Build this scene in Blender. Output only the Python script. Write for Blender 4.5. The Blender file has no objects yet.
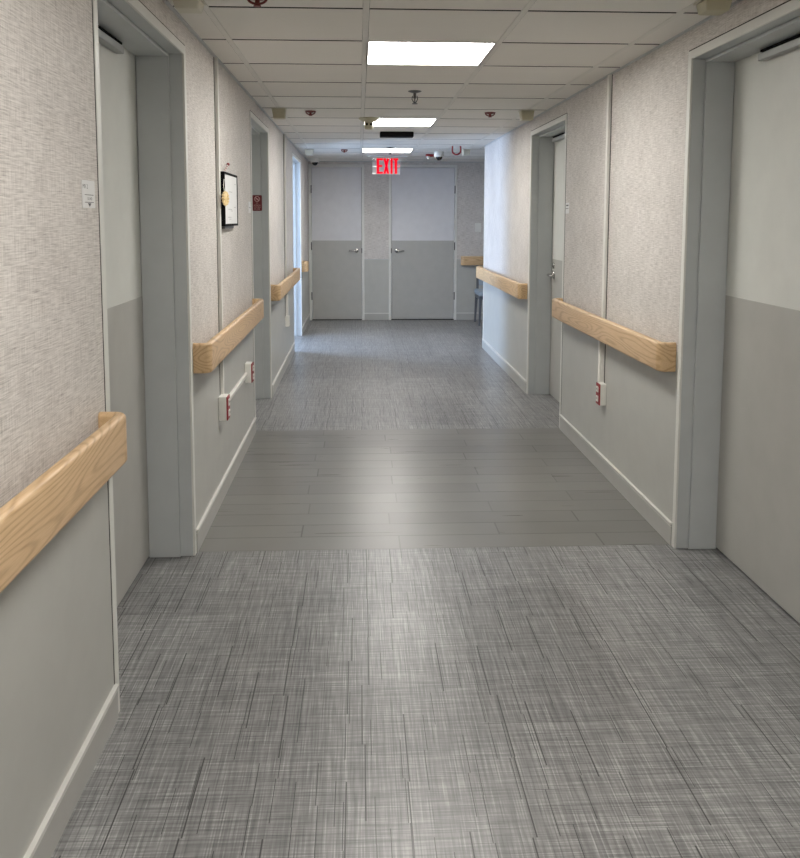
import bpy, math
from mathutils import Vector, Matrix

COL = bpy.context.scene.collection
H = 1.4547          # camera height
CZ = 2.25           # ceiling
XL, XR = -0.715, 1.395
YF = 12.42          # far wall
YB = -5.0           # wall behind the camera
PI = math.pi

# ------------------------------------------------------------------ materials
class NT:
    def __init__(s, name):
        s.m = bpy.data.materials.new(name); s.m.use_nodes = True
        s.t = s.m.node_tree; s.n = s.t.nodes; s.l = s.t.links
        s.b = s.n['Principled BSDF']
    def new(s, k, **kw):
        n = s.n.new(k)
        for a, v in kw.items(): setattr(n, a, v)
        return n
    def put(s, sock, v):
        if isinstance(v, bpy.types.NodeSocket): s.l.new(v, sock)
        else: sock.default_value = v
    def math(s, op, a, b=0.0, c=0.0, clamp=False):
        n = s.new('ShaderNodeMath', operation=op); n.use_clamp = clamp
        s.put(n.inputs[0], a); s.put(n.inputs[1], b); s.put(n.inputs[2], c)
        return n.outputs[0]
    def xyz(s):
        tc = s.new('ShaderNodeTexCoord'); sp = s.new('ShaderNodeSeparateXYZ')
        g = s.new('ShaderNodeNewGeometry')
        s.l.new(g.outputs['Position'], sp.inputs[0]); return sp.outputs[0], sp.outputs[1], sp.outputs[2]
    def comb(s, a, b, c=0.0):
        n = s.new('ShaderNodeCombineXYZ'); s.put(n.inputs[0], a); s.put(n.inputs[1], b); s.put(n.inputs[2], c); return n.outputs[0]
    def noise(s, vec, scale=1.0, detail=2.0, rough=0.5):
        n = s.new('ShaderNodeTexNoise'); s.l.new(vec, n.inputs['Vector'])
        n.inputs['Scale'].default_value = scale; n.inputs['Detail'].default_value = detail
        n.inputs['Roughness'].default_value = rough; return n.outputs['Fac']
    def white(s, vec):
        n = s.new('ShaderNodeTexWhiteNoise'); n.noise_dimensions = '3D'; s.l.new(vec, n.inputs['Vector']); return n.outputs['Value']
    def ramp(s, fac, stops):
        n = s.new('ShaderNodeValToRGB'); s.l.new(fac, n.inputs[0]); e = n.color_ramp.elements
        while len(e) < len(stops): e.new(0.5)
        for i, (p, c) in enumerate(stops):
            e[i].position = p; e[i].color = (*c, 1)
        return n.outputs[0]
    def mix(s, f, a, b, mode='MIX'):
        n = s.new('ShaderNodeMix', data_type='RGBA', blend_type=mode)
        s.put(n.inputs[0], f)
        for i, v in ((6, a), (7, b)):
            s.put(n.inputs[i], v if isinstance(v, bpy.types.NodeSocket) else (*v, 1))
        return n.outputs[2]
    def bump(s, h, strength, dist=0.001):
        n = s.new('ShaderNodeBump'); s.l.new(h, n.inputs['Height'])
        n.inputs['Strength'].default_value = strength; n.inputs['Distance'].default_value = dist
        s.l.new(n.outputs[0], s.b.inputs['Normal'])

def srgb(r, g, b):
    f = lambda v: (v/255/12.92) if v/255 <= .04045 else ((v/255+.055)/1.055)**2.4
    return (f(r), f(g), f(b))

def flat(name, c, rough=.5, metal=0., var=.03, emit=None, es=0., spec=.5):
    t = NT(name); x, y, z = t.xyz()
    n = t.noise(t.comb(x, y, z), 9, 3)
    lo = tuple(v*(1-var) for v in c); hi = tuple(min(1, v*(1+var)) for v in c)
    t.l.new(t.ramp(n, [(.3, lo), (.7, hi)]), t.b.inputs['Base Color'])
    t.b.inputs['Roughness'].default_value = rough; t.b.inputs['Metallic'].default_value = metal
    t.b.inputs['Specular IOR Level'].default_value = spec
    if emit:
        t.b.inputs['Emission Color'].default_value = (*emit, 1); t.b.inputs['Emission Strength'].default_value = es
    return t.m

def wallpaper():
    t = NT('woven_wallcovering'); x, y, z = t.xyz(); u = t.math('ADD', x, y)
    h1 = t.noise(t.comb(t.math('MULTIPLY', u, 15), t.math('MULTIPLY', z, 280)), 1, 2, .6)
    h2 = t.noise(t.comb(t.math('MULTIPLY', u, 30), t.math('MULTIPLY', z, 420), 7.0), 1, 1)
    v1 = t.noise(t.comb(t.math('MULTIPLY', u, 240), t.math('MULTIPLY', z, 14), 3.0), 1, 2, .6)
    v2 = t.noise(t.comb(t.math('MULTIPLY', u, 420), t.math('MULTIPLY', z, 40), 9.0), 1, 1)
    lo = t.noise(t.comb(u, z, 5.0), 5, 3)
    s1 = t.math('MULTIPLY', h1, .42); s1 = t.math('ADD', s1, t.math('MULTIPLY', h2, .16))
    s1 = t.math('ADD', s1, t.math('MULTIPLY', v1, .24)); s1 = t.math('ADD', s1, t.math('MULTIPLY', v2, .08))
    s1 = t.math('ADD', s1, t.math('MULTIPLY', lo, .10))
    c = t.ramp(s1, [(.34, (.30, .272, .255)), (.45, (.52, .485, .455)), (.53, (.655, .62, .585)), (.64, (.80, .765, .73))])
    t.l.new(c, t.b.inputs['Base Color']); t.b.inputs['Roughness'].default_value = .65
    t.bump(s1, .35, .002); return t.m

def carpet():
    t = NT('woven_vinyl_floor'); x, y, z = t.xyz()
    T = .4572
    cx = t.math('FLOOR', t.math('DIVIDE', t.math('ADD', x, .10), T))
    off = t.white(t.comb(cx, 3.3))
    ry = t.math('ADD', t.math('DIVIDE', y, T*2), off)
    cy = t.math('FLOOR', ry)
    tone = t.white(t.comb(cx, cy, 2.0))
    def thread(across, along, dens, freq, seed):
        k = t.math('FLOOR', t.math('MULTIPLY', across, dens))
        ph = t.math('MULTIPLY', t.white(t.comb(k, seed, .5)), 60.0)
        n = t.noise(t.comb(t.math('ADD', t.math('MULTIPLY', along, freq), ph), t.math('MULTIPLY', ph, 1.37), seed), 1, 2, .6)
        w = t.math('MULTIPLY', t.math('SUBTRACT', t.white(t.comb(k, seed, 7.5)), .5), .13)
        return t.math('ADD', n, w)
    a1 = thread(x, y, 290, 5, 1.0); a2 = thread(x, y, 130, 4, 2.0)
    b1 = thread(y, x, 290, 5, 3.0); b2 = thread(y, x, 130, 4, 4.0)
    s = t.math('MULTIPLY', a1, .41)
    for v, k in ((a2, .08), (b1, .37), (b2, .07), (tone, .05)): s = t.math('ADD', s, t.math('MULTIPLY', v, k))
    c = t.ramp(s, [(.34, (.075, .075, .077)), (.46, (.168, .167, .168)), (.53, (.235, .233, .232)), (.65, (.44, .436, .432))])
    # dark warp lines
    def lines(w, thick, keep, seg, seed):
        xi = t.math('DIVIDE', t.math('ADD', x, seed*.013), w)
        ci = t.math('FLOOR', xi); fr = t.math('SUBTRACT', xi, ci)
        pos = t.math('ADD', t.math('MULTIPLY', t.white(t.comb(ci, seed, 1.0)), .7), .15)
        sy = t.math('FLOOR', t.math('ADD', t.math('DIVIDE', y, seg), t.math('MULTIPLY', t.white(t.comb(ci, seed, 5.0)), 3.0)))
        jit = t.math('MULTIPLY', t.math('SUBTRACT', t.white(t.comb(ci, sy, seed+9.)), .5), .25)
        near = t.math('LESS_THAN', t.math('ABSOLUTE', t.math('SUBTRACT', fr, t.math('ADD', pos, jit))), thick/w)
        on = t.math('LESS_THAN', t.white(t.comb(ci, sy, seed)), keep)
        return t.math('MULTIPLY', near, on)
    L = t.math('MAXIMUM', lines(.12, .0019, .6, .31, 1.0), lines(.05, .0011, .35, .17, 4.0))
    c = t.mix(t.math('MULTIPLY', L, .92), c, (.018, .018, .018))
    fy = t.math('SUBTRACT', ry, cy)
    e = t.math('LESS_THAN', fy, .0028)
    c = t.mix(t.math('MULTIPLY', e, .5), c, (.05, .05, .05))
    t.l.new(c, t.b.inputs['Base Color'])
    r = t.math('ADD', t.math('MULTIPLY', s, -.25), .45)
    t.l.new(r, t.b.inputs['Roughness']); t.b.inputs['Specular IOR Level'].default_value = .5
    t.bump(s, .12, .0012); return t.m

def planks():
    t = NT('grey_plank_vinyl'); x, y, z = t.xyz()
    W, Ln = .1565, .915
    ri = t.math('DIVIDE', t.math('SUBTRACT', y, 3.72), W); row = t.math('FLOOR', ri); fr = t.math('SUBTRACT', ri, row)
    off = t.math('MULTIPLY', t.math('MODULO', t.math('ADD', row, 20.), 2.0), .47)
    off = t.math('ADD', off, t.math('MULTIPLY', t.white(t.comb(row, 1.0)), .07))
    xi = t.math('ADD', t.math('DIVIDE', t.math('SUBTRACT', x, .20), Ln), off); cx = t.math('FLOOR', xi); fx = t.math('SUBTRACT', xi, cx)
    tone = t.white(t.comb(cx, row, 3.0))
    g = t.noise(t.comb(t.math('MULTIPLY', x, 2), t.math('MULTIPLY', y, 60), tone), 1, 3)
    lo = t.noise(t.comb(x, y, 1.0), 3, 3)
    s = t.math('ADD', t.math('MULTIPLY', tone, .3), t.math('ADD', t.math('MULTIPLY', g, .2), t.math('MULTIPLY', lo, .5)))
    c = t.ramp(s, [(.3, (.135, .131, .121)), (.7, (.185, .180, .167))])
    gap = t.math('LESS_THAN', fr, .055)
    gk = t.math('MULTIPLY', gap, t.math('ADD', t.math('MULTIPLY', t.white(t.comb(row, 8.0)), .6), .3))
    gx = t.math('MULTIPLY', t.math('LESS_THAN', fx, .0075), t.math('ADD', t.math('MULTIPLY', t.white(t.comb(cx, row, 7.0)), .5), .4))
    c = t.mix(t.math('MAXIMUM', gk, gx), c, (.05, .048, .044))
    t.l.new(c, t.b.inputs['Base Color'])
    t.l.new(t.math('ADD', t.math('MULTIPLY', g, .12), .24), t.b.inputs['Roughness'])
    t.bump(t.math('ADD', lo, t.math('MULTIPLY', gap, -.3)), .10, .003); return t.m

def wood(name, axis):
    t = NT(name); x, y, z = t.xyz(); u = x if axis == 'x' else y; w = y if axis == 'x' else x
    base = t.noise(t.comb(t.math('MULTIPLY', u, 1.15), t.math('MULTIPLY', z, 9), t.math('MULTIPLY', w, 6)), 1, .6)
    ring = t.math('SINE', t.math('MULTIPLY', base, 125))
    ring = t.math('MULTIPLY', t.math('ADD', ring, 1.0), .5)
    ring = t.math('POWER', ring, 3.0)
    pore = t.noise(t.comb(t.math('MULTIPLY', u, 14), t.math('MULTIPLY', z, 330), t.math('MULTIPLY', w, 200)), 1, 2, .6)
    fac = t.math('ADD', t.math('MULTIPLY', ring, .42), t.math('MULTIPLY', pore, .75))
    c = t.ramp(fac, [(.22, (.70, .49, .285)), (.48, (.62, .42, .225)), (1.0, (.43, .26, .125))])
    t.l.new(c, t.b.inputs['Base Color']); t.b.inputs['Roughness'].default_value = .38
    return t.m

def tile_mat():
    t = NT('ceiling_tile_face'); x, y, z = t.xyz()
    n = t.noise(t.comb(x, y, z), 260, 2); lo = t.noise(t.comb(x, y, z), 2.0, 2)
    cx = t.math('FLOOR', t.math('DIVIDE', t.math('SUBTRACT', x, .0295), .6096)); cy = t.math('FLOOR', t.math('DIVIDE', t.math('SUBTRACT', y, 3.4248), .6096))
    tn = t.white(t.comb(cx, cy, 1.))
    s = t.math('ADD', t.math('MULTIPLY', n, .35), t.math('ADD', t.math('MULTIPLY', lo, .35), t.math('MULTIPLY', tn, .3)))
    t.l.new(t.ramp(s, [(.25, (.73, .71, .665)), (.75, (.81, .79, .75))]), t.b.inputs['Base Color'])
    t.b.inputs['Roughness'].default_value = .9; t.bump(n, .25, .001); return t.m

M = {}
M['paper'] = wallpaper(); M['carpet'] = carpet(); M['plank'] = planks()
M['wood_y'] = wood('oak_laminate_lengthwise', 'y'); M['wood_x'] = wood('oak_laminate_crosswise', 'x')
M['tile'] = tile_mat()
M['wains'] = flat('grey_wainscot_panel', (.46, .46, .43), .42)
M['frame'] = flat('shaded_frame_paint', (.49, .515, .52), .38)  # frame paint as seen on jambs, their shade put into the colour
M['face'] = flat('lit_frame_paint', (.72, .72, .68), .35)  # same frame paint, lighter where lit, put into the colour
M['door_up'] = flat('pale_door_laminate', (.66, .67, .635), .35)
M['door_lo'] = flat('grey_door_laminate', (.42, .415, .39), .40)
M['far_up'] = flat('pale_far_door_laminate', (.67, .67, .69), .40)
M['grid'] = flat('ceiling_grid_metal', (.70, .685, .64), .5)
M['gap'] = flat('dark_gap', (.03, .028, .026), .9)
M['base'] = flat('grey_vinyl_base', (.43, .425, .40), .40)
M['bead'] = flat('pale_base_bead', (.66, .655, .62), .35)
M['white'] = flat('white_plastic', (.78, .77, .72), .4)
M['offwhite'] = flat('aged_white_plastic', (.62, .60, .50), .45)
M['beige'] = flat('yellowed_plastic', (.50, .465, .33), .5)
M['red'] = flat('red_plastic', (.27, .010, .014), .5)
M['redsign'] = flat('dark_red_plastic', (.13, .005, .008), .5)
M['black'] = flat('black_plastic', (.004, .004, .0045), .7, spec=.08)
M['dome'] = flat('black_dome_plastic', (.006, .006, .008), .08)
M['steel'] = flat('brushed_steel', (.55, .54, .52), .25, 1.0)
M['dsteel'] = flat('dark_grey_metal', (.12, .12, .12), .35, .8)
M['closer'] = flat('grey_metal_paint', (.36, .365, .36), .35, .4)
M['paperwhite'] = flat('white_paper', (.78, .78, .78), .6)
M['ink'] = flat('grey_ink', (.06, .06, .06), .7)
M['pinkprint'] = flat('pale_print', (.62, .36, .35), .6)
M['greyprint'] = flat('faint_print', (.50, .50, .50), .6)
M['darkred'] = flat('dark_red_metal', (.16, .018, .014), .5)
M['gold'] = flat('gold_foil', (.80, .62, .32), .45, .1)
M['chairframe'] = flat('grey_chair_paint', (.11, .12, .14), .4)
M['fabric'] = flat('blue_grey_fabric', (.30, .36, .42), .8)
M['letters'] = flat('lit_red_lettering', (.25, .001, .003), .9, emit=(1, .0, .015), es=.9, spec=.05)
M['pinkarrow'] = flat('dim_red_arrow', (.8, .25, .3), .4, emit=(1, .15, .2), es=.45)
M['light'] = flat('led_diffuser', (.9, .9, .9), .5, emit=(1.0, .97, .915), es=28.0)
M['plaster'] = flat('room_plaster', (.66, .68, .70), .8)
def clear():
    t = NT('clear_acrylic'); t.b.inputs['Base Color'].default_value = (.95, .92, .93, 1)
    t.b.inputs['Roughness'].default_value = .05; t.b.inputs['IOR'].default_value = 1.3
    x, y, z = t.xyz(); n = t.noise(t.comb(x, y, z), 4, 1)
    t.l.new(t.math('ADD', t.math('MULTIPLY', n, .03), .06), t.b.inputs['Alpha']); return t.m
M['acrylic'] = clear()

# ------------------------------------------------------------------ mesh tools
class MB:
    def __init__(s): s.v = []; s.f = []; s.mi = []
    def add(s, vs, fs, mi=0):
        o = len(s.v); s.v += [Vector(v) for v in vs]
        for f in fs: s.f.append([i+o for i in f]); s.mi.append(mi)
        return s
    def box(s, x0, x1, y0, y1, z0, z1, mi=0):
        x0, x1 = sorted((x0, x1)); y0, y1 = sorted((y0, y1)); z0, z1 = sorted((z0, z1))
        vs = [(x, y, z) for z in (z0, z1) for y in (y0, y1) for x in (x0, x1)]
        return s.add(vs, [(0, 2, 3, 1), (4, 5, 7, 6), (0, 1, 5, 4), (2, 6, 7, 3), (0, 4, 6, 2), (1, 3, 7, 5)], mi)
    def tube(s, a, b, r, r2=None, n=16, mi=0):
        a, b = Vector(a), Vector(b); r2 = r if r2 is None else r2
        d = (b-a).normalized(); u = d.orthogonal().normalized(); w = d.cross(u)
        vs = []
        for P, R in ((a, r), (b, r2)):
            for i in range(n):
                t = 2*PI*i/n; vs.append(P+u*math.cos(t)*R+w*math.sin(t)*R)
        fs = [(i, (i+1) % n, n+(i+1) % n, n+i) for i in range(n)]
        fs += [tuple(range(n-1, -1, -1)), tuple(range(n, 2*n))]
        return s.add(vs, fs, mi)
    def lathe(s, c, prof, n=28, axis=(0, 0, 1), mi=0):
        ax = Vector(axis).normalized(); u = ax.orthogonal().normalized(); w = ax.cross(u); c = Vector(c)
        vs = []
        for r, h in prof:
            for i in range(n):
                t = 2*PI*i/n; vs.append(c+ax*h+(u*math.cos(t)+w*math.sin(t))*max(r, 1e-5))
        fs = []
        for k in range(len(prof)-1):
            for i in range(n): fs.append((k*n+i, k*n+(i+1) % n, (k+1)*n+(i+1) % n, (k+1)*n+i))
        fs += [tuple(range(n-1, -1, -1)), tuple(range((len(prof)-1)*n, len(prof)*n))]
        return s.add(vs, fs, mi)
    def curve_tube(s, pts, r, n=10, mi=0):
        pts = [Vector(p) for p in pts]; vs = []; prev = None
        for i, P in enumerate(pts):
            d = (pts[min(i+1, len(pts)-1)]-pts[max(i-1, 0)]).normalized()
            u = d.orthogonal().normalized() if prev is None else (prev-d*prev.dot(d)).normalized()
            prev = u; w = d.cross(u)
            for k in range(n):
                t = 2*PI*k/n; vs.append(P+(u*math.cos(t)+w*math.sin(t))*r)
        fs = []
        for i in range(len(pts)-1):
            for k in range(n): fs.append((i*n+k, i*n+(k+1) % n, (i+1)*n+(k+1) % n, (i+1)*n+k))
        fs += [tuple(range(n-1, -1, -1)), tuple(range((len(pts)-1)*n, len(pts)*n))]
        return s.add(vs, fs, mi)
    def prism(s, poly, d, mi=0):
        n = len(poly); d = Vector(d); vs = [Vector(p) for p in poly]+[Vector(p)+d for p in poly]
        fs = [tuple(range(n)), tuple(range(2*n-1, n-1, -1))]+[(i, n+i, n+(i+1) % n, (i+1) % n) for i in range(n)]
        return s.add(vs, fs, mi)
    def build(s, name, mats, parent=None, smooth=False, bevel=0, kind=None, seg=2):
        me = bpy.data.meshes.new(name)
        if not isinstance(mats, (list, tuple)): mats = [mats]
        off = Vector((0, 0, 0))
        o = bpy.data.objects.new(name, me)
        if parent is not None:
            p = parent
            while p is not None: off += p.location; p = p.parent
        me.from_pydata([tuple(v-off) for v in s.v], [], s.f)
        for i, f in enumerate(me.polygons): f.material_index = s.mi[i]; f.use_smooth = smooth
        for m in mats: me.materials.append(m)
        import bmesh
        b = bmesh.new(); b.from_mesh(me); bmesh.ops.recalc_face_normals(b, faces=b.faces); b.to_mesh(me); b.free()
        COL.objects.link(o)
        if parent is not None: o.parent = parent
        if bevel:
            md = o.modifiers.new('bevel', 'BEVEL'); md.width = bevel; md.segments = seg; md.limit_method = 'ANGLE'
            for f in me.polygons: f.use_smooth = True
            wn = o.modifiers.new('wn', 'WEIGHTED_NORMAL'); wn.keep_sharp = True
        elif smooth:
            me.set_sharp_from_angle(angle=math.radians(38))
        if kind: o['kind'] = kind
        return o

def empty(name, loc, label=None, cat=None, group=None, kind=None, parent=None):
    o = bpy.data.objects.new(name, None); COL.objects.link(o); o.location = loc; o.empty_display_size = .1
    if label: o['label'] = label
    if cat: o['category'] = cat
    if group: o['group'] = group
    if kind: o['kind'] = kind
    return o
def tag(o, label, cat, group=None):
    o['label'] = label; o['category'] = cat
    if group: o['group'] = group
    return o

def text(name, s, mat, pos, xd, yd, w, h, parent, ext=.001):
    """flat raised lettering: box (w,h) centred on pos, reading along xd, up along yd"""
    cu = bpy.data.curves.new('t', 'FONT'); cu.body = s; cu.align_x = 'CENTER'; cu.size = 1; cu.resolution_u = 3
    to = bpy.data.objects.new('t', cu); COL.objects.link(to)
    bpy.context.view_layer.update()
    me = bpy.data.meshes.new_from_object(to.evaluated_get(bpy.context.evaluated_depsgraph_get()))
    bpy.data.objects.remove(to)
    xs = [v.co.x for v in me.vertices]; ys = [v.co.y for v in me.vertices]
    cx, cy = (min(xs)+max(xs))/2, (min(ys)+max(ys))/2; sx = w/(max(xs)-min(xs)); sy = h/(max(ys)-min(ys))
    xd, yd = Vector(xd), Vector(yd); nd = xd.cross(yd)
    off = Vector((0, 0, 0)); p = parent
    while p is not None: off += p.location; p = p.parent
    for v in me.vertices:
        v.co = Vector(pos)+xd*(v.co.x-cx)*sx+yd*(v.co.y-cy)*sy+nd*ext-off
    me.materials.clear(); me.materials.append(mat); me.name = name
    o = bpy.data.objects.new(name, me); COL.objects.link(o); o.parent = parent
    return o

# ------------------------------------------------------------------ shell
WT = .26
WB = .872      # wallcovering / wainscot boundary
DT = 2.12      # side door opening height
def wall_side(name, xin, sgn, ranges, y0, y1):
    b = MB(); xo = xin+sgn*WT
    ys = [y0]
    for a, c in ranges: ys += [a, c]
    ys.append(y1)
    for i in range(0, len(ys), 2):
        b.box(xin, xo, ys[i], ys[i+1], 0, WB, 1); b.box(xin, xo, ys[i], ys[i+1], WB, CZ+.05, 0)
    for a, c in ranges: b.box(xin, xo, a, c, DT+.04, CZ+.05, 0)
    return b.build(name, [M['paper'], M['wains']], kind='structure')
# openings: clear opening y0..y1 ; wall hole is 4 cm bigger (frame)
F = .036
L1, L2, L3 = (2.485, 3.675), (5.90, 6.985), (9.51, 10.76)
R1, R2 = (2.485, 3.673), (5.915, 7.075)
grow = lambda r: (r[0]-F, r[1]+F)
wall_side('wall_left', XL, -1, [grow(L1), grow(L2), grow(L3)], YB, YF)
YC = 9.71
wall_side('wall_right', XR, 1, [grow(R1), grow(R2)], YB, YC)
XE = 4.2
# far wall with two door holes
FL, FR = (-.673, .038), (.458, 1.358); FT = 2.172
b = MB()
xs = [XL, FL[0]-F, FL[1]+F, FR[0]-F, FR[1]+F, XE]
b.box(XL-WT, FL[0]-F, YF, YF+.15, 0, CZ+.05, 0)
b.box(FL[1]+F, FR[0]-F, YF, YF+.15, 0, WB, 1); b.box(FL[1]+F, FR[0]-F, YF, YF+.15, WB, CZ+.05, 0)
b.box(FR[1]+F, XE, YF, YF+.15, 0, WB, 1); b.box(FR[1]+F, XE, YF, YF+.15, WB, CZ+.05, 0)
for r in (FL, FR): b.box(r[0]-F, r[1]+F, YF, YF+.15, FT+F, CZ+.05, 0)
b.build('wall_far', [M['paper'], M['wains']], kind='structure')
MB().box(XL-WT, XR+WT, YB-.15, YB, 0, CZ+.05).build('wall_back', M['paper'], kind='structure')
b = MB(); b.box(XR+WT, XE, YC-.15, YC, 0, WB, 1); b.box(XR+WT, XE, YC-.15, YC, WB, CZ+.05, 0)
b.build('wall_side_hall', [M['paper'], M['wains']], kind='structure')
MB().box(XE, XE+.15, YC-.15, YF+.15, 0, CZ+.05).build('wall_hall_end', M['paper'], kind='structure')
# room behind the open doorway on the left
RX = -4.4; RY0, RY1 = 8.3, 13.4
b = MB()
b.box(RX, XL-WT, RY0-.12, RY0, 0, 2.6); b.box(RX, XL-WT, RY1, RY1+.12, 0, 2.6)
b.box(XL-WT-.12, XL-WT, YF+.15, RY1, 0, 2.6)
b.build('wall_room', M['plaster'], kind='structure')
W0, W1 = (10.95, 12.35), (8.7, 10.2); WZ = (.75, 2.1)  # second opening is added, to hold the jamb fill lamp
b = MB()
b.box(RX-.15, RX, RY0-.12, RY1+.12, 0, WZ[0]); b.box(RX-.15, RX, RY0-.12, RY1+.12, WZ[1], 2.6)
b.box(RX-.15, RX, RY0-.12, W1[0], *WZ); b.box(RX-.15, RX, W1[1], W0[0], *WZ); b.box(RX-.15, RX, W0[1], RY1+.12, *WZ)
b.build('wall_window_side', M['plaster'], kind='structure')
for i, w in enumerate((W0, W1)):
    b = MB(); a, c = w; xm = RX-.08
    for (p, q, r, s) in ((a, a+.05, *WZ), (c-.05, c, *WZ), (a, c, WZ[0], WZ[0]+.05), (a, c, WZ[1]-.05, WZ[1]), ((a+c)/2-.02, (a+c)/2+.02, *WZ)):
        b.box(xm-.03, xm+.03, p, q, r, s)
    b.build('window_or_added_frame_%d' % (i+1), M['white'], kind='structure')  # the second frame is an added, unseen one around the fill lamp
MB().box(RX-.2, XL-WT, RY0-.12, RY1+.12, 2.6, 2.65).build('ceiling_room', M['plaster'], kind='structure')

# floor: one mesh, two finishes
b = MB()
b.box(XL-WT, XE+.15, YB-.15, 3.72, -.06, 0, 0)
b.box(XL-WT, XL, 3.72, 5.905, -.06, 0, 0); b.box(XR, XE+.15, 3.72, 5.905, -.06, 0, 0)
b.box(XL, XR, 3.72, 5.905, -.06, 0, 1)
b.box(XL-WT, XE+.15, 5.905, RY1+.12, -.06, 0, 0)
b.box(RX-.15, XL-WT, RY0-.12, RY1+.12, -.06, 0, 0)
b.build('floor', [M['carpet'], M['plank']], kind='structure')

# ceiling: grid slab + lay-in tiles (one mesh), cells with a light left open
T = .6096; GX, GY = .0295, 3.4248
LIGHTS = [-14, -9, -4, 1, 6, 11]
b = MB()
b.box(XL-WT, XE+.15, YB-.15, YF+.15, CZ+.055, CZ+.10, 2)
ix0, ix1 = -2, 7; iy0, iy1 = -14, 15
for i in range(ix0, ix1+1):
    for j in range(iy0, iy1+1):
        x0, x1 = GX+i*T+.0132, GX+(i+1)*T-.0132; y0, y1 = GY+j*T+.010, GY+(j+1)*T-.010
        x0 = max(x0, XL+.002); x1c = XR-.002 if y1 < YC-.05 else XE-.002
        if y0 < YC < y1 and x1 > XR:      # cell that straddles the corner
            if x0 < XR: b.box(x0, XR-.002, y0, y1, CZ, CZ+.02, 0)
            y0 = YC+.002; x0 = max(x0, XR)
        else: x1 = min(x1, x1c)
        x1 = min(x1, XE-.002); y1 = min(y1, YF-.002); y0 = max(y0, YB+.002)
        if x1-x0 < .02 or y1-y0 < .02: continue
        if i == 0 and j in LIGHTS: continue
        b.box(x0, x1, y0, y1, CZ, CZ+.02, 0)
        for q in range(1, 6): b.mi[-q] = 2  # tile edges take the dark material, painting in the reveal's shade
for i in range(ix0, ix1+1):
    x = GX+i*T
    if x < XL: continue
    y0 = YB if x < XR else YC
    b.box(x-.012, x+.012, y0+.002, YF-.002, CZ-.001, CZ+.055, 1)
for j in range(iy0, iy1+1):
    y = GY+j*T
    if y < YB or y > YF: continue
    b.box(XL+.002, (XR if y < YC else XE)-.002, y-.012, y+.012, CZ+.008, CZ+.055, 2)  # cross tees dark as well, shade of the recess painted in
b.build('ceiling', [M['tile'], M['grid'], M['gap']], kind='structure')
b = MB()
b.box(XL, XL+.014, YB, YF, CZ-.006, CZ+.004); b.box(XR-.014, XR, YB, YC, CZ-.006, CZ+.004)
b.box(XL, XE, YF-.014, YF, CZ-.006, CZ+.004); b.box(XR, XE, YC, YC+.014, CZ-.006, CZ+.004)
b.build('trim_ceiling', M['frame'], kind='structure')

# baseboards (flat cove base with pale top bead)
def base_seg(b, xin, sgn, y0, y1):
    b.box(xin, xin-sgn*.008, y0, y1, 0, .097, 0); b.box(xin, xin-sgn*.013, y0, y1, .096, .104, 1); b.box(xin, xin-sgn*.010, y0, y1, .086, .089, 1)
def base_segs(name, xin, sgn, segs):
    b = MB()
    for s_ in segs: base_seg(b, xin, sgn, *s_)
    b.build(name, [M['base'], M['bead']], kind='structure')
base_segs('baseboard_left', XL, -1, [(YB, L1[0]-F), (L1[1]+F, L2[0]-F), (L2[1]+F, L3[0]-F), (L3[1]+F, YF)])
base_segs('baseboard_right', XR, 1, [(YB, R1[0]-F), (R1[1]+F, R2[0]-F), (R2[1]+F, YC)])
b = MB()
for a, c in ((FL[1]+F, FR[0]-F), (FR[1]+F, XE)):
    b.box(a, c, YF-.008, YF, 0, .092, 0); b.box(a, c, YF-.013, YF, .092, .104, 1)
b.build('baseboard_far', [M['base'], M['bead']], kind='structure')
b = MB(); b.box(XR, XE, YC, YC+.008, 0, .1, 0); b.build('baseboard_side_hall', M['base'], kind='structure')
# bead between wallcovering and wainscot on the far wall
b = MB(); b.box(FL[1]+F, FR[0]-F, YF-.005, YF, WB-.004, WB+.004); b.box(FR[1]+F, XE, YF-.005, YF, WB-.004, WB+.004)
b.build('trim_far', M['frame'], kind='structure')
# corner guard
b = MB(); b.box(XR-.003, XR, YC-.035, YC, .104, CZ-.006); b.box(XR-.003, XR+.035, YC, YC+.003, .104, CZ-.006)
b.build('trim_corner', M['white'], kind='structure')
# vertical panel joints
def joint(n, x, sgn, y, gapside, z0=.5):
    b = MB(); b.box(x, x-sgn*.017, y-.016, y+.016, z0, CZ-.006, 0)
    b.box(x, x-sgn*.0015, y-.016-gapside, y-.016, z0, CZ-.006, 1)
    b.build('trim_%d' % n, [M['white'], M['gap']], kind='structure', bevel=.0075, seg=3)
joint(1, XL, -1, 4.46, .012); joint(2, XR, 1, 4.86, .014); joint(3, XL, -1, 8.45, .05)

# ------------------------------------------------------------------ doors
def lever(root, base, out, along, name='handle', lock=True):
    """rose + spindle + lever; out = vector away from leaf, along = lever direction"""
    o, a, p = Vector(out), Vector(along), Vector(base); b = MB()
    b.lathe(p, [(.031, 0), (.031, .006), (.026, .012), (.013, .015), (.012, .05)], axis=o)
    q = p+o*.05
    b.curve_tube([q-a*.008, q+a*.02, q+a*.05, q+a*.085-o*.004, q+a*.105-o*.014], .0105)
    h = b.build(name, M['steel'], root, smooth=True)
    if not lock: return
    c = MB(); zz = Vector((0, 0, .075))
    c.lathe(p+zz, [(.024, 0), (.024, .008), (.017, .014)], axis=o); c.lathe(p+zz+o*.014, [(.009, 0), (.009, .004)], axis=o)
    c.build('lock_cylinder', M['steel'], root, smooth=True)
def hinge(root, p, out, name='hinge'):
    b = MB(); P = Vector(p)+Vector(out)*.006
    b.tube(P+Vector((0, 0, -.055)), P+Vector((0, 0, .055)), .0075, n=12)
    b.build(name, M['dsteel'], root, smooth=True)

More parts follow.
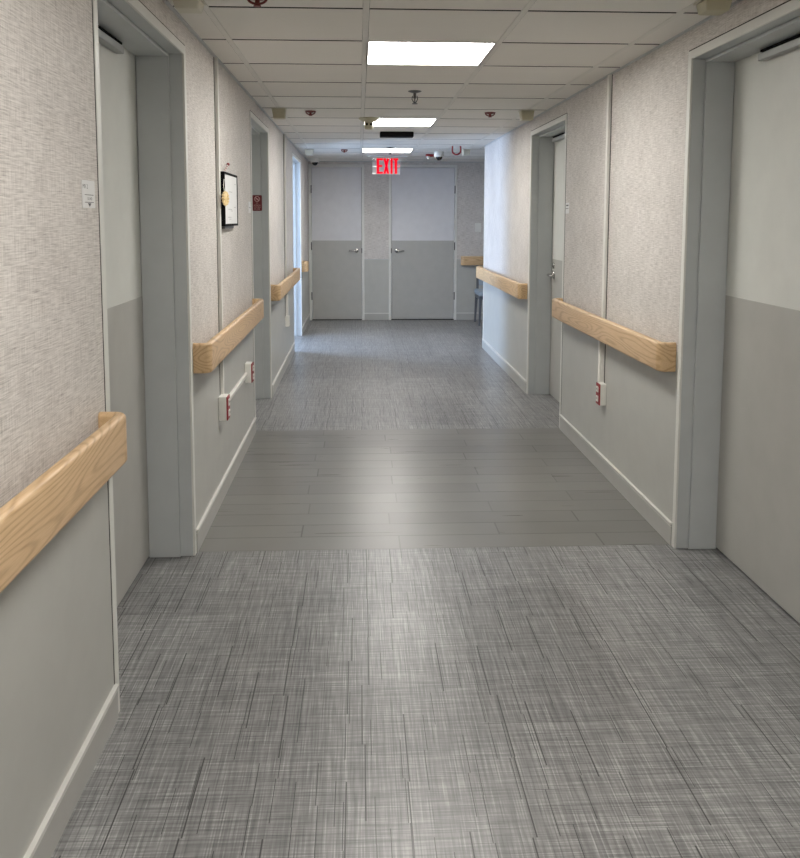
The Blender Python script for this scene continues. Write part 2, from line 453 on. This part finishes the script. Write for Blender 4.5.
def side_door(n, xw, sgn, r, leafdepth=.192, leaf=True, handle_y=None, closer_y=None, hinge_at=None, bd=1.128):
    """sgn=-1 left wall, +1 right wall ; recess goes towards sgn"""
    y0, y1 = r
    root = empty('door_%d' % n, (xw, (y0+y1)/2, 0), kind='structure')
    pr = xw-sgn*.0035
    b = MB(); d0 = xw+sgn*.006
    b.box(pr, d0, y0-F, y0, 0, DT+F); b.box(pr, d0, y1, y1+F, 0, DT+F); b.box(pr, d0, y0, y1, DT, DT+F)
    b.build('casing', M['face'], root, bevel=.002)
    b = MB()
    for q in (y0-F-.006, y1+F): b.box(xw-sgn*.0008, xw+sgn*.01, q, q+.006, .104, DT+F)
    b.box(xw-sgn*.0008, xw+sgn*.01, y0-F, y1+F, DT+F, DT+F+.005)
    b.build('shadow_gap', M['gap'], root)
    xd = xw+sgn*(WT-.002); b = MB()
    b.box(d0, xd, y0-F+.002, y0-.001, 0, DT+F-.002); b.box(d0, xd, y1+.001, y1+F-.002, 0, DT+F-.002); b.box(d0, xd, y0-.001, y1+.001, DT+.001, DT+F-.002)
    b.build('jamb', M['frame'], root)
    s0, s1 = xw+sgn*.058, xw+sgn*(leafdepth-.003); t = .013; b = MB()
    b.box(s0, s1, y0, y0+t, 0, DT); b.box(s0, s1, y1-t, y1, 0, DT); b.box(s0, s1, y0+t, y1-t, DT-t, DT)
    b.build('door_stop', M['frame'], root, bevel=.002)
    if not leaf: return root
    xl = xw+sgn*leafdepth; xk = xl+sgn*.045
    lf = MB().box(xl, xk, y0+.003, y1-.003, .008, DT-.003).build('leaf', M['door_up'], root, bevel=.002)
    lf['label'] = 'pale upper door leaf'
    k = MB().box(xl-sgn*.0022, xl, y0+.006, y1-.006, .01, bd).build('protection_panel', M['door_lo'], root)
    k['label'] = 'darker grey lower door panel'
    if handle_y is not None: lever(root, (xl-sgn*.002, handle_y, 1.0), (-sgn, 0, 0), (0, -1 if hinge_at == 'near' else 1, 0))
    if closer_y is not None:
        a, c = closer_y; b = MB()
        b.box(xl-sgn*.034, xl-sgn*.001, a, c, 2.062, 2.090); o = b.build('closer_body', M['closer'], root, bevel=.004)
        b = MB(); b.box(xl-sgn*.030, xl-sgn*.010, a-.05, c-.01, 2.094, 2.103)
        b.tube((xl-sgn*.020, a+.08, 2.08), (xl-sgn*.020, a+.08, 2.096), .009)
        b.build('closer_arm', M['black'], root, bevel=.002)
    if hinge_at:
        hy = y0+.006 if hinge_at == 'near' else y1-.006
    return root
side_door(1, XL, -1, L1, closer_y=(2.78, 3.375), handle_y=2.56, hinge_at='far')
side_door(2, XL, -1, L2, handle_y=5.98, hinge_at='far')
d3 = side_door(3, XL, -1, L3, leaf=False)
# open leaf swung into the room, standing square to the corridor
lf = MB().box(XL-WT-1.2, XL-WT-.02, L3[1]-.01, L3[1]+.035, .008, DT-.003).build('leaf', M['door_up'], d3, bevel=.002)
side_door(4, XR, 1, R1, leafdepth=.182, closer_y=(2.85, 3.385), handle_y=2.56, hinge_at='far', bd=1.128)
side_door(5, XR, 1, R2, leafdepth=.182, closer_y=(6.5, 7.0), handle_y=6.97, hinge_at='near')

def far_door(n, r, hinge_left):
    x0, x1 = r; root = empty('door_%d' % n, ((x0+x1)/2, YF, 0), kind='structure')
    b = MB(); f = YF-.014; k = YF+.13
    b.box(x0-F, x0, f, k, 0, FT+F); b.box(x1, x1+F, f, k, 0, FT+F); b.box(x0, x1, f, k, FT, FT+F)
    b.build('frame', M['face'], root, bevel=.003)
    yl = YF+.012
    MB().box(x0+.004, x1-.004, yl, yl+.045, .012, FT-.004).build('leaf', M['far_up'], root, bevel=.002)['label'] = 'pale upper door leaf'
    MB().box(x0+.007, x1-.007, yl-.0022, yl, .014, 1.138).build('protection_panel', M['door_lo'], root)['label'] = 'darker grey lower door panel'
    hx = x1-.075 if hinge_left else x0+.075
    lever(root, (hx, yl-.002, .995), (0, -1, 0), (-1 if hinge_left else 1, 0, 0), lock=False)
    ex = x1-.001 if hinge_left else x0+.001
    MB().box(ex-.006, ex+.006, YF-.0155, YF-.013, .96, 1.03).build('strike_plate', M['dsteel'], root)
    for z in (.35, 1.06, 1.86): hinge(root, ((x0-.001) if hinge_left else (x1+.001), YF-.014, z), (0, -1, 0))
    MB().box(x0, x1, YF-.01, YF+.10, 0, .006).build('threshold', M['gap'], root)
far_door(6, FL, True); far_door(7, FR, False)
# dark rooms behind closed leaves are simply solid walls: close the back of the recesses
b = MB(); b.box(XL, XE, YF+.132, YF+.15, 0, CZ); b.build('wall_far_backing', M['gap'], kind='structure')

# ------------------------------------------------------------------ handrails
def rail_profile(h=.132, t=.032, r=.013, n=5):
    pts = []
    for cx, cz, a0 in ((-r, h-r, 0), (-t+r, h-r, 90), (-t+r, r, 180), (-r, r, 270)):
        for i in range(n+1):
            a = math.radians(a0+90*i/n); pts.append((cx+r*math.cos(a), cz+r*math.sin(a)))
    return pts
def sweep(path, z0, prof):
    """path: list of 2D points (front line of rail), prof (n,z), n measured towards the outside (negative = back)"""
    b = MB(); N = len(prof); vs = []
    for i, P in enumerate(path):
        a = path[max(i-1, 0)]; c = path[min(i+1, len(path)-1)]
        d1 = (Vector(P)-Vector(a)).normalized() if i > 0 else None
        d2 = (Vector(c)-Vector(P)).normalized() if i < len(path)-1 else None
        d = ((d1 or d2)+(d2 or d1)).normalized(); k = 1/max(.5, d.dot(d1 or d2))
        nn = Vector((d.y, -d.x))*k
        for (q, z) in prof: vs.append((P[0]+nn.x*q, P[1]+nn.y*q, z0+z))
    fs = []
    for i in range(len(path)-1):
        for k in range(N): fs.append((i*N+k, i*N+(k+1) % N, (i+1)*N+(k+1) % N, (i+1)*N+k))
    fs += [tuple(range(N)), tuple(range((len(path)-1)*N, len(path)*N))]
    return b.add(vs, fs)
def handrail(p0, p1, out, label, mat, z0=.786, depth=.078, group='oak handrails along the corridor walls', h=.132):
    """p0,p1 on the wall line; out = unit 2D vector away from wall"""
    p0, p1, o = Vector(p0), Vector(p1), Vector(out); d = (p1-p0).normalized(); R = .042
    root = empty('handrail', ((p0.x+p1.x)/2, (p0.y+p1.y)/2, z0), label, 'handrail', group)
    # orient so that profile 'outside' (right of travel) is away from wall
    flip = Vector((d.y, -d.x)).dot(o) < 0
    a = [p0+o*.001, p0+o*(depth-R)]
    for i in range(1, 9):
        t = PI/2*i/8; a.append(p0+o*(depth-R+R*math.sin(t))+d*(R-R*math.cos(t)))
    a.append(p0+o*depth+d*.055)
    c = [p1+o*.001, p1+o*(depth-R)]
    for i in range(1, 9):
        t = PI/2*i/8; c.append(p1+o*(depth-R+R*math.sin(t))-d*(R-R*math.cos(t)))
    c.append(p1+o*depth-d*.055)
    mid = [p0+o*depth+d*.0555, p1+o*depth-d*.0555]
    prof = rail_profile(h)
    def do(path, name, outward):
        q = [tuple(v) for v in path]
        # ensure right-of-travel is outside
        if outward: q = q[::-1]
        sweep(q, z0, prof).build(name, mat, root, smooth=True)
    # for start cap travelling wall->out->along d ; outside is left or right depending on flip
    do(a, 'end_cap', flip)
    do(mid, 'grip', flip)
    do(c[::-1], 'end_cap', flip)
    n = max(2, int((p1-p0).length/.8)+1) if (p1-p0).length > .5 else 1
    for i in range(n):
        q = p0+d*(.16+((p1-p0).length-.32)*i/(n-1)) if n > 1 else p0+d*(p1-p0).length/2
        e = o*(depth-.033)
        b = MB(); w = d*.02
        pts = [q-w, q+w, q+w+e, q-w+e]
        b.prism([(v.x, v.y, z0+.045) for v in pts], (0, 0, .04))
        b.build('bracket', M['dsteel'], root)
    return root
handrail((XL, -1.2), (XL, 2.405), (1, 0), 'oak handrail in the left foreground, nearest to the viewer', M['wood_y'], z0=.784, h=.139)
handrail((XL, 3.735), (XL, 5.86), (1, 0), 'oak handrail on the left wall above the two red-faced outlets', M['wood_y'])
handrail((XL, 7.05), (XL, 9.50), (1, 0), 'oak handrail on the left wall between red-sign doorway and open doorway', M['wood_y'])
handrail((XL, 10.86), (XL, 11.08), (1, 0), 'short oak handrail stub at far end of left wall beside the end door', M['wood_y'])
handrail((XR, 3.735), (XR, 5.91), (-1, 0), 'oak handrail on the right wall above the single red-faced outlet', M['wood_y'], z0=.780)
handrail((XR, 7.15), (XR, 9.80), (-1, 0), 'oak handrail on the right wall running up to the daylit corner', M['wood_y'])
handrail((1.452, YF), (3.6, YF), (0, -1), 'oak handrail on the end wall to the right of the doors', M['wood_x'])
handrail((XR, -1.2), (XR, R1[0]-F-.005), (-1, 0), 'oak handrail on the right wall beside the viewer', M['wood_y'])

# ------------------------------------------------------------------ ceiling lights
names = {1: 'bright square ceiling light panel nearest the viewer', 6: 'ceiling light panel in the middle, just past the smoke detector', 11: 'farthest ceiling light panel, directly above the exit sign',
         -4: 'square ceiling light panel above the viewer', -9: 'square ceiling light panel behind the viewer', -14: 'square ceiling light panel at the back end of the corridor'}
for j in LIGHTS:
    x0, x1, y0, y1 = GX, GX+T, GY+j*T, GY+(j+1)*T
    if y0 < YB: continue
    r = empty('ceiling_light', ((x0+x1)/2, (y0+y1)/2, CZ), names[j], 'ceiling light', 'square light panels set in the ceiling')
    b = MB(); w = .018
    b.box(x0+.006, x1-.006, y0+.004, y0+w, CZ-.001, CZ+.03); b.box(x0+.006, x1-.006, y1-w, y1-.004, CZ-.001, CZ+.03)
    b.box(x0+.006, x0+w, y0+w, y1-w, CZ-.001, CZ+.03); b.box(x1-w, x1-.006, y0+w, y1-w, CZ-.001, CZ+.03)
    b.build('frame', M['grid'], r)
    MB().box(x0+w, x1-w, y0+w, y1-w, CZ+.011, CZ+.018).build('diffuser', M['light'], r)

# ------------------------------------------------------------------ ceiling devices
def call_light(x, y, w, h, label, mat):
    r = empty('ceiling_call_light', (x, y, CZ), label, 'call light', 'boxy call lights hung under the ceiling')
    b = MB(); z = CZ-.001
    b.box(x-w/2-.006, x+w/2+.006, y-w/2-.006, y+w/2+.006, z-.006, z); b.build('base_plate', M['offwhite'], r, bevel=.001)
    hw, k = w/2, .85
    b = MB(); vs = [(x-hw*s*q, y-hw*t*q, zz) for zz, q in ((z-.0065, 1), (z-h, k)) for s, t in ((1, 1), (-1, 1), (-1, -1), (1, -1))]
    b.add(vs, [(0, 1, 2, 3), (4, 5, 6, 7)]+[(i, (i+1) % 4, 4+(i+1) % 4, 4+i) for i in range(4)])
    b.build('lens', mat, r, bevel=.006)
    return r
call_light(-.622, 3.32, .100, .040, 'boxy beige call light above the nearest left doorway', M['offwhite'])
call_light(1.297, 3.22, .100, .046, 'boxy yellowed call light above the nearest right doorway', M['beige'])
call_light(-.58, 6.50, .097, .074, 'boxy yellowed call light above the left doorway with the red sign', M['beige'])
call_light(1.24, 6.50, .097, .074, 'boxy yellowed call light above the second right doorway', M['beige'])
call_light(-.575, 10.3, .10, .065, 'small white call light above the open left doorway', M['offwhite'])
call_light(1.24, 10.17, .085, .068, 'small white call light past the daylit right corner', M['offwhite'])

def sprinkler(x, y, label, red):
    r = empty('ceiling_sprinkler', (x, y, CZ), label, 'sprinkler', 'fire sprinklers on the ceiling')
    m = M['darkred'] if red else M['dsteel']; z = CZ-.0005
    MB().lathe((x, y, z), [(.042, 0), (.042, -.003), (.03, -.008), (.016, -.012)]).build('escutcheon', m if red else M['dsteel'], r, smooth=True)
    L = .030 if red else .075
    b = MB(); b.tube((x, y, z-.010), (x, y, z-.012-L*.45), .009)
    if red:
        pts = [(x+.034*math.cos(t), y, z-.006-.020*math.sin(t)) for t in [PI*i/12 for i in range(13)]]
        b.curve_tube(pts, .0045)
    else:
        b.curve_tube([(x-.014, y, z-.03), (x-.018, y, z-.05), (x-.004, y, z-L)], .003); b.curve_tube([(x+.014, y, z-.03), (x+.018, y, z-.05), (x+.004, y, z-L)], .003)
        b.tube((x, y, z-.03), (x, y, z-L), .004)
    b.build('sprinkler_head', m, r, smooth=True)
    MB().lathe((x, y, z-L-.002), [(.005, .002), (.018 if not red else .014, 0), (.018 if not red else .014, -.003)]).build('deflector', m, r, smooth=True)
    return r
sprinkler(.352, 5.57, 'grey pendant sprinkler on the ceiling between the two nearest light panels', False)
sprinkler(.351, 9.93, 'tiny grey pendant sprinkler in front of the farthest light panel', False)
sprinkler(-.365, 3.26, 'red-rimmed sprinkler on the ceiling nearest the viewer at the top edge', True)
sprinkler(-.36, 6.64, 'red looped sprinkler on the ceiling left of the smoke detector', True)
sprinkler(-.17, 10.3, 'small red looped sprinkler on the ceiling near the left end door', True)
sprinkler(.99, 6.65, 'red looped sprinkler on the right side of the ceiling before the second right doorway', True)

r = empty('smoke_detector', (.08, 7.07, CZ), 'round beige smoke detector on the ceiling beside the middle light panel', 'smoke detector')
MB().lathe((.08, 7.07, CZ-.0005), [(.082, 0), (.082, -.008), (.055, -.026), (.04, -.032)]).build('base', M['beige'], r, smooth=True)
MB().lathe((.08, 7.07, CZ-.032), [(.034, 0), (.036, -.03), (.034, -.052), (.026, -.058)]).build('sensor_head', M['beige'], r, smooth=True)
for dx in (-.016, .016):
    MB().box(.08+dx-.008, .08+dx+.008, 7.07-.038, 7.07-.030, CZ-.060, CZ-.044).build('sensor_slot', M['black'], r)

r = empty('ceiling_vent', (.35, 8.2, CZ), 'black slotted vent hanging under the ceiling behind the middle light panel', 'vent')
b = MB(); b.box(.195, .505, 8.13, 8.27, CZ-.047, CZ-.001)
b.build('housing', M['black'], r, bevel=.006)
for k in range(4):
    MB().box(.215, .485, 8.127, 8.131, CZ-.042+k*.010, CZ-.038+k*.010).build('louver', M['black'], r)

# exit sign, hung in front of the end doors
ys = 11.2
r = empty('exit_sign', (.345, ys, CZ), 'clear exit sign with lit red letters hanging near the end doors', 'exit sign')
MB().box(.10, .62, ys-.035, ys+.035, CZ-.024, CZ-.001).build('canopy', M['frame'], r, bevel=.004)
MB().box(.172, .524, ys-.004, ys+.004, 2.008, 2.225).build('panel', M['acrylic'], r)
b = MB(); yq = ys-.0085; dd = (0, .004, 0); zb, zt = 2.018, 2.212; s = .030
def pl(pts): b.prism([(x, yq, z) for x, z in pts], dd)
def rect(x0, x1, z0, z1): pl([(x0, z0), (x1, z0), (x1, z1), (x0, z1)])
x = .226; zm = (zb+zt)/2
rect(x, x+s, zb, zt); rect(x+s, x+.078, zt-.024, zt); rect(x+s, x+.070, zm-.012, zm+.012); rect(x+s, x+.078, zb, zb+.024)
x = .310; w = .076; q = .029
pl([(x, zt), (x+q, zt), (x+w, zb), (x+w-q, zb)]); pl([(x+w-q, zt+.0), (x+w, zt), (x+q, zb), (x, zb)])
rect(.401, .427, zb, zt)
rect(.436, .500, zt-.024, zt); rect(.454, .484, zb, zt-.024)
b.build('lettering', M['letters'], r)['label'] = 'lit red EXIT lettering'
b = MB()
pl([(.500, zm+.020), (.506, zm+.024), (.522, zm), (.506, zm-.024), (.500, zm-.020), (.512, zm)])
b.build('arrow', M['pinkarrow'], r)
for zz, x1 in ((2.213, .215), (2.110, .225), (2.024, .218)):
    MB().box(.168, x1, ys-.0125, ys-.0095, zz-.006, zz+.006).build('glint_bar', M['white'], r)  # white bars modelling light streaks reflected in the clear panel

def dome_camera(x, y, label, rad):
    r = empty('ceiling_dome_camera', (x, y, CZ), label, 'camera', 'dome cameras on the ceiling')
    k = rad/.055; z = CZ-.0005
    MB().lathe((x, y, z), [(.052*k, 0), (.055*k, -.008*k), (.055*k, -.048*k), (.050*k, -.056*k)]).build('housing', M['white'], r, smooth=True)
    prof = [(.040*k*math.cos(t), -.052*k-.044*k*math.sin(t)) for t in [PI/2*i/8 for i in range(9)]]
    MB().lathe((x, y, z), prof).build('dome', M['dome'], r, smooth=True)
    return r
dome_camera(-.585, 11.75, 'small black and white dome camera above the left end door', .058)
dome_camera(.960, 10.55, 'black and white dome camera on the ceiling right of the exit sign', .060)
r = empty('fire_alarm_strobe', (.895, 10.95, CZ), 'low red alarm bar with a small white bulb beside the right dome camera', 'alarm')
MB().box(.832, .985, 10.93, 10.97, CZ-.034, CZ-.001).build('housing', M['red'], r, bevel=.004)
MB().lathe((.86, 10.92, CZ-.034), [(.020, .004), (.022, -.012), (.014, -.026), (.004, -.03)]).build('bulb', M['white'], r, smooth=True)
b = MB(); cx = 1.077; yy = 9.71
pts = [(cx-.044, yy, CZ-.001), (cx-.047, yy, CZ-.04)]+[(cx-.047*math.cos(t), yy, CZ-.050-.043*math.sin(t)) for t in [PI*i/14 for i in range(15)]]+[(cx+.047, yy, CZ-.04), (cx+.044, yy, CZ-.001)]
b.curve_tube(pts, .009)
tag(b.build('hanging_loop', M['red'], smooth=True), 'red cord looping down from the ceiling near the daylit right corner', 'cord')

# ------------------------------------------------------------------ outlets and raceways
def outlet(xw, sgn, y, z, label, h=.125, w=.085, dp=.040, red=True, group='surface-mounted outlets with red faces'):
    name = 'wall_outlet' if red else 'wall_socket_box'
    r = empty(name, (xw, y, z), label, 'outlet', group)
    x1 = xw-sgn*dp
    MB().box(xw-sgn*.0005, x1, y-w/2, y+w/2, z-h/2, z+h/2).build('back_box', M['white'], r, bevel=.004)
    fm = M['red'] if red else M['white']
    MB().box(x1, x1-sgn*.006, y-w/2+.002, y+w/2-.002, z-h/2+.002, z+h/2-.002).build('face_plate', fm, r, bevel=.002)
    for dz in (-.027, .027):
        b = MB(); b.box(x1-sgn*.0055, x1-sgn*.011, y-.018, y+.018, z+dz-.017, z+dz+.017)
        s_ = b.build('socket', M['white'], r, bevel=.003)
        k = MB()
        for dy in (-.007, .007): k.box(x1-sgn*.0108, x1-sgn*.0116, y+dy-.0012, y+dy+.0012, z+dz-.003, z+dz+.007)
        k.build('slot', M['black'], s_)
    return r
outlet(XL, -1, 4.42, .49, 'white outlet box with red face on the left wall, nearer the viewer')
outlet(XL, -1, 5.44, .49, 'white outlet box with red face on the left wall, nearer the red-sign doorway')
outlet(XR, 1, 4.83, .462, 'white outlet box with red face on the right wall under the handrail', dp=.034, w=.078)
outlet(XL, -1, 8.43, .462, 'small plain white outlet box on the left wall under the far handrail', h=.105, w=.08, dp=.03, red=False, group=None)
tag(MB().box(XL+.0005, XL+.020, 4.460, 5.400, .473, .497).build('wire_raceway', M['white'], bevel=.004), 'white horizontal wire raceway joining the two red-faced outlets on the left wall', 'raceway')
tag(MB().box(XR-.0172, XR-.032, 4.846, 4.874, .526, .785).build('wire_raceway', M['white'], bevel=.004), 'white vertical wire raceway dropping to the outlet on the right wall', 'raceway')
tag(MB().box(XL+.0005, XL+.026, 8.436, 8.464, .516, .785).build('wire_raceway', M['white'], bevel=.004), 'thin white vertical wire raceway above the plain white outlet box', 'raceway')

# light switch on the end wall
r = empty('light_switch', (1.697, YF, 1.325), 'white light switch plate on the end wall above the handrail', 'light switch')
MB().box(1.652, 1.742, YF-.007, YF-.0005, 1.262, 1.388).build('face_plate', M['white'], r, bevel=.002)
MB().box(1.683, 1.711, YF-.013, YF-.007, 1.292, 1.358).build('rocker', M['white'], r, bevel=.003)

# ------------------------------------------------------------------ signs and picture
zv = (0, 0, 1)
r = empty('room_sign', (XL, 2.352, 1.517), 'small white paper sign beside the nearest left doorway', 'sign')
y0, y1, z0, z1 = 2.297, 2.407, 1.483, 1.548
y0, y1, z0, z1 = 2.300, 2.405, 1.480, 1.552
MB().box(XL+.0005, XL+.003, y0, y1, z0, z1).build('card', M['paperwhite'], r)
P = lambda y, z: (XL+.0032, y, z)
# letters on the left wall read towards +y when looking at -x
text('lettering', 'MR 2', M['ink'], P(2.322, 1.536), (0, 1, 0), zv, .042, .011, r, .0003)
MB().box(XL+.003, XL+.0036, 2.316, 2.390, 1.5135, 1.5150).build('ruled_line', M['ink'], r)
MB().box(XL+.003, XL+.0036, 2.316, 2.390, 1.4940, 1.4955).build('ruled_line', M['ink'], r)
text('lettering', '10:40', M['ink'], P(2.358, 1.5045), (0, 1, 0), zv, .038, .008, r, .0003)
MB().prism([(XL+.0033, 2.341, 1.4925), (XL+.0033, 2.369, 1.4925), (XL+.0033, 2.355, 1.483)], (.0004, 0, 0)).build('pointer_mark', M['ink'], r)

r = empty('display_frame', (XL, 4.77, 1.55), 'black-framed white notice board hung on the left wall', 'picture frame')
y0, y1, z0, z1 = 4.505, 4.975, 1.412, 1.690; xf = -.684
b = MB(); b.box(XL+.0005, xf-.004, y0, y1, z0, z1); b.build('backing', M['black'], r)
b = MB(); w = .012
b.box(xf-.004, xf+.002, y0, y1, z0, z0+w); b.box(xf-.004, xf+.002, y0, y1, z1-w, z1); b.box(xf-.004, xf+.002, y0, y0+w, z0+w, z1-w); b.box(xf-.004, xf+.002, y1-w, y1, z0+w, z1-w)
b.build('frame', M['black'], r)
MB().box(xf-.004, xf-.001, y0+w, y1-w, z0+w, z1-w).build('notice_sheet', M['paperwhite'], r)
for (yy, zz, ww) in ((4.72, 1.592, .12), (4.90, 1.638, .05), (4.88, 1.512, .07), (4.70, 1.500, .14), (4.76, 1.492, .08), (4.68, 1.458, .12), (4.70, 1.448, .07)):
    MB().box(xf-.001, xf-.0006, yy-ww/2, yy+ww/2, zz-.002, zz+.002).build('faint_print', M['greyprint'], r)
MB().box(XL+.0005, xf-.006, 4.54, 4.86, 1.398, 1.4115).build('lower_strip', M['dsteel'], r, bevel=.002)  # dark strip below the board's bottom edge

r = empty('hanging_ornament', (-.672, 4.52, 1.55), 'gold ornament hanging on a string over the near edge of the notice board', 'ornament')
b = MB(); c = Vector((-.676, 4.455, 1.552))
for i in range(12):     # ruffled leaf-like petals around a body
    a = 2*PI*i/12; e = c+Vector((.004+.010*math.cos(a), math.cos(a)*.016, math.sin(a)*.030))
    b.lathe(e, [(.001, -.008), (.007, -.004), (.008, 0), (.006, .005), (.001, .008)], n=8, axis=(1, .2, .3))
b.lathe(c, [(.002, -.036), (.010, -.026), (.014, 0), (.010, .026), (.002, .036)], n=14)
b.build('body', M['gold'], r, smooth=True)
MB().curve_tube([c+Vector((0, 0, .034)), c+Vector((-.004, -.004, .062)), (-.683, 4.495, 1.65)], .0016, n=6).build('string', M['white'], r)
def cane():
    r = empty('striped_stick', (-.70, 4.62, 1.692), 'small red and white striped stick on top of the notice board', 'decoration')
    a = Vector((-.697, 4.585, 1.691)); d = Vector((0, .15, .047)); b = MB(); n = 8
    for i in range(n): b.tube(a+d*i/n, a+d*(i+1)/n, .0035, n=8, mi=i % 2)
    b.build('stick', [M['white'], M['red']], r)
    MB().lathe(a+d, [(.002, -.008), (.008, -.003), (.008, .004), (.002, .009)], n=10).build('tip', M['red'], r, smooth=True)
cane()

# small card beside second left doorway and second right doorway
b = MB(); b.box(XL+.0005, XL+.003, 5.70, 5.80, 1.488, 1.560); r = empty('room_sign', (XL, 5.75, 1.52), 'small white card on the left wall beside the red no-smoking sign', 'sign')
b.build('card', M['paperwhite'], r); MB().box(XL+.003, XL+.0035, 5.72, 5.78, 1.52, 1.523).build('ruled_line', M['ink'], r)
r = empty('room_sign', (XR, 5.80, 1.52), 'small white card on the right wall beside the second right doorway', 'sign')
MB().box(XR-.003, XR-.0005, 5.765, 5.855, 1.488, 1.560).build('card', M['paperwhite'], r)
MB().box(XR-.0036, XR-.003, 5.775, 5.835, 1.538, 1.546).build('ruled_line', M['ink'], r); MB().box(XR-.0036, XR-.003, 5.775, 5.845, 1.520, 1.523).build('ruled_line', M['ink'], r)

# no smoking sign on the far jamb of the second left doorway (faces the viewer)
yj = L2[1]-.013
r = empty('no_smoking_sign', (-.800, yj, 1.57), 'small dark red no-smoking sign on the left door frame', 'sign')
x0, x1, z0, z1 = -.842, -.766, 1.510, 1.634
def rrect(x0, x1, z0, z1, rr):
    p = []
    for cx, cz, a0 in ((x1-rr, z1-rr, 0), (x0+rr, z1-rr, 90), (x0+rr, z0+rr, 180), (x1-rr, z0+rr, 270)):
        for i in range(5):
            a = math.radians(a0+90*i/4); p.append((cx+rr*math.cos(a), cz+rr*math.sin(a)))
    return p
MB().prism([(x, yj-.004, z) for x, z in rrect(x0, x1, z0, z1, .008)], (0, .0035, 0)).build('plate', M['redsign'], r)
b = MB(); cx, cz = -.804, 1.604; n = 32; ya = yj-.0052
ro, ri = .022, .0175
vs = [(cx+q*math.cos(2*PI*i/n), ya, cz+q*math.sin(2*PI*i/n)) for q in (ro, ri) for i in range(n)]
b.add(vs, [(i, (i+1) % n, n+(i+1) % n, n+i) for i in range(n)])
b.prism([(cx-.0145, ya, cz+.0105), (cx-.0105, ya, cz+.0145), (cx+.0145, ya, cz-.0105), (cx+.0105, ya, cz-.0145)], (0, .0008, 0))
b.prism([(cx-.013, ya, cz-.003), (cx+.012, ya, cz-.003), (cx+.012, ya, cz+.002), (cx-.013, ya, cz+.002)], (0, .0008, 0))
b.build('no_smoking_symbol', M['pinkprint'], r)
for s_, zz, ww in (('NO', 1.571, .014), ('SMOKING', 1.555, .052), ('OXYGEN', 1.540, .050), ('IN USE', 1.525, .044)):
    text('lettering', s_, M['pinkprint'], (cx, ya+.0005, zz), (1, 0, 0), zv, ww, .0095, r, .0004)

# ------------------------------------------------------------------ chair past the corner
r = empty('upholstered_chair', (1.82, 11.95, 0), 'grey chair with a pale blue seat half hidden behind the right corner', 'chair')
cx0, cx1, cy0, cy1 = 1.60, 2.085, 11.66, 12.16
MB().box(cx0+.012, cx1-.012, cy0, cy1-.03, .405, .475).build('seat', M['fabric'], r, bevel=.022, seg=4)
b = MB(); b.box(cx0+.02, cx1-.02, cy0+.02, cy1-.02, .36, .403); b.build('seat_frame', M['chairframe'], r, bevel=.004)
def leg(x, y, dx, dy, top=.36):
    b = MB(); a = .019; c = .012
    vs = [(x-a, y-a, top), (x+a, y-a, top), (x+a, y+a, top), (x-a, y+a, top), (x+dx-c, y+dy-c, 0), (x+dx+c, y+dy-c, 0), (x+dx+c, y+dy+c, 0), (x+dx-c, y+dy+c, 0)]
    b.add(vs, [(0, 1, 2, 3), (4, 5, 6, 7)]+[(i, (i+1) % 4, 4+(i+1) % 4, 4+i) for i in range(4)]); b.build('leg', M['chairframe'], r, bevel=.003)
leg(cx0+.042, cy0+.045, -.012, -.01); leg(cx1-.042, cy0+.045, .012, -.01); leg(cx0+.042, cy1-.045, -.012, .04); leg(cx1-.042, cy1-.045, .012, .04)
for x in (cx0+.06, cx1-.06):
    b = MB(); b.prism([(x-.016, cy1-.06, .36), (x-.016, cy1-.02, .36), (x-.016, cy1+.05, .80), (x-.016, cy1+.02, .80)], (.032, 0, 0)); b.build('back_post', M['chairframe'], r, bevel=.003)
b = MB(); b.prism([(cx0+.076, cy1-.045, .52), (cx0+.076, cy1-.005, .52), (cx0+.076, cy1+.035, .78), (cx0+.076, cy1-.002, .78)], (cx1-cx0-.152, 0, 0)); b.build('backrest', M['fabric'], r, bevel=.012, seg=3)

# ------------------------------------------------------------------ lights
def area(name, loc, rot, sx, sy, power, col):
    l = bpy.data.lights.new(name, 'AREA'); l.shape = 'RECTANGLE'; l.size = sx; l.size_y = sy; l.energy = power; l.color = col
    o = bpy.data.objects.new(name, l); COL.objects.link(o); o.location = loc; o.rotation_euler = rot; return o
# daylight through the first window of the left room, plus a fill lamp in the added second one (lamps sit in the window openings, pointing +x)
area('daylight_main', (RX-.03, (W0[0]+W0[1])/2, 1.42), (0, -PI/2, 0), 1.3, 1.35, 620, (.50, .68, 1.0))
area('jamb_fill_light', (RX-.03, (W1[0]+W1[1])/2, 1.42), (0, -PI/2, 0), 1.3, 1.4, 200, (.55, .72, 1.0))  # unseen lamp added to brighten the open doorway's far jamb
w = bpy.data.worlds.new('world'); bpy.context.scene.world = w; w.use_nodes = True
w.node_tree.nodes['Background'].inputs[0].default_value = (.55, .70, 1, 1); w.node_tree.nodes['Background'].inputs[1].default_value = .6

# ------------------------------------------------------------------ camera
cd = bpy.data.cameras.new('camera'); cam = bpy.data.objects.new('camera', cd); COL.objects.link(cam)
cam.location = (0, 0, H)
cam.matrix_world = Matrix.Translation((0, 0, H)) @ Matrix.Rotation(-.0469, 4, 'Z') @ Matrix.Rotation(PI/2-.1015, 4, 'X') @ Matrix.Rotation(.002, 4, 'Z')
cd.sensor_fit = 'HORIZONTAL'; cd.sensor_width = 36; cd.lens = 36*870.9/800; cd.shift_x = 0; cd.shift_y = -(429-306.94)/800; cd.clip_start = .02
bpy.context.scene.camera = cam
sc = bpy.context.scene
sc.view_settings.view_transform = 'Standard'; sc.view_settings.look = 'None'; sc.view_settings.exposure = 0; sc.view_settings.gamma = 1.05
sc.cycles.max_bounces = 10; sc.cycles.diffuse_bounces = 6
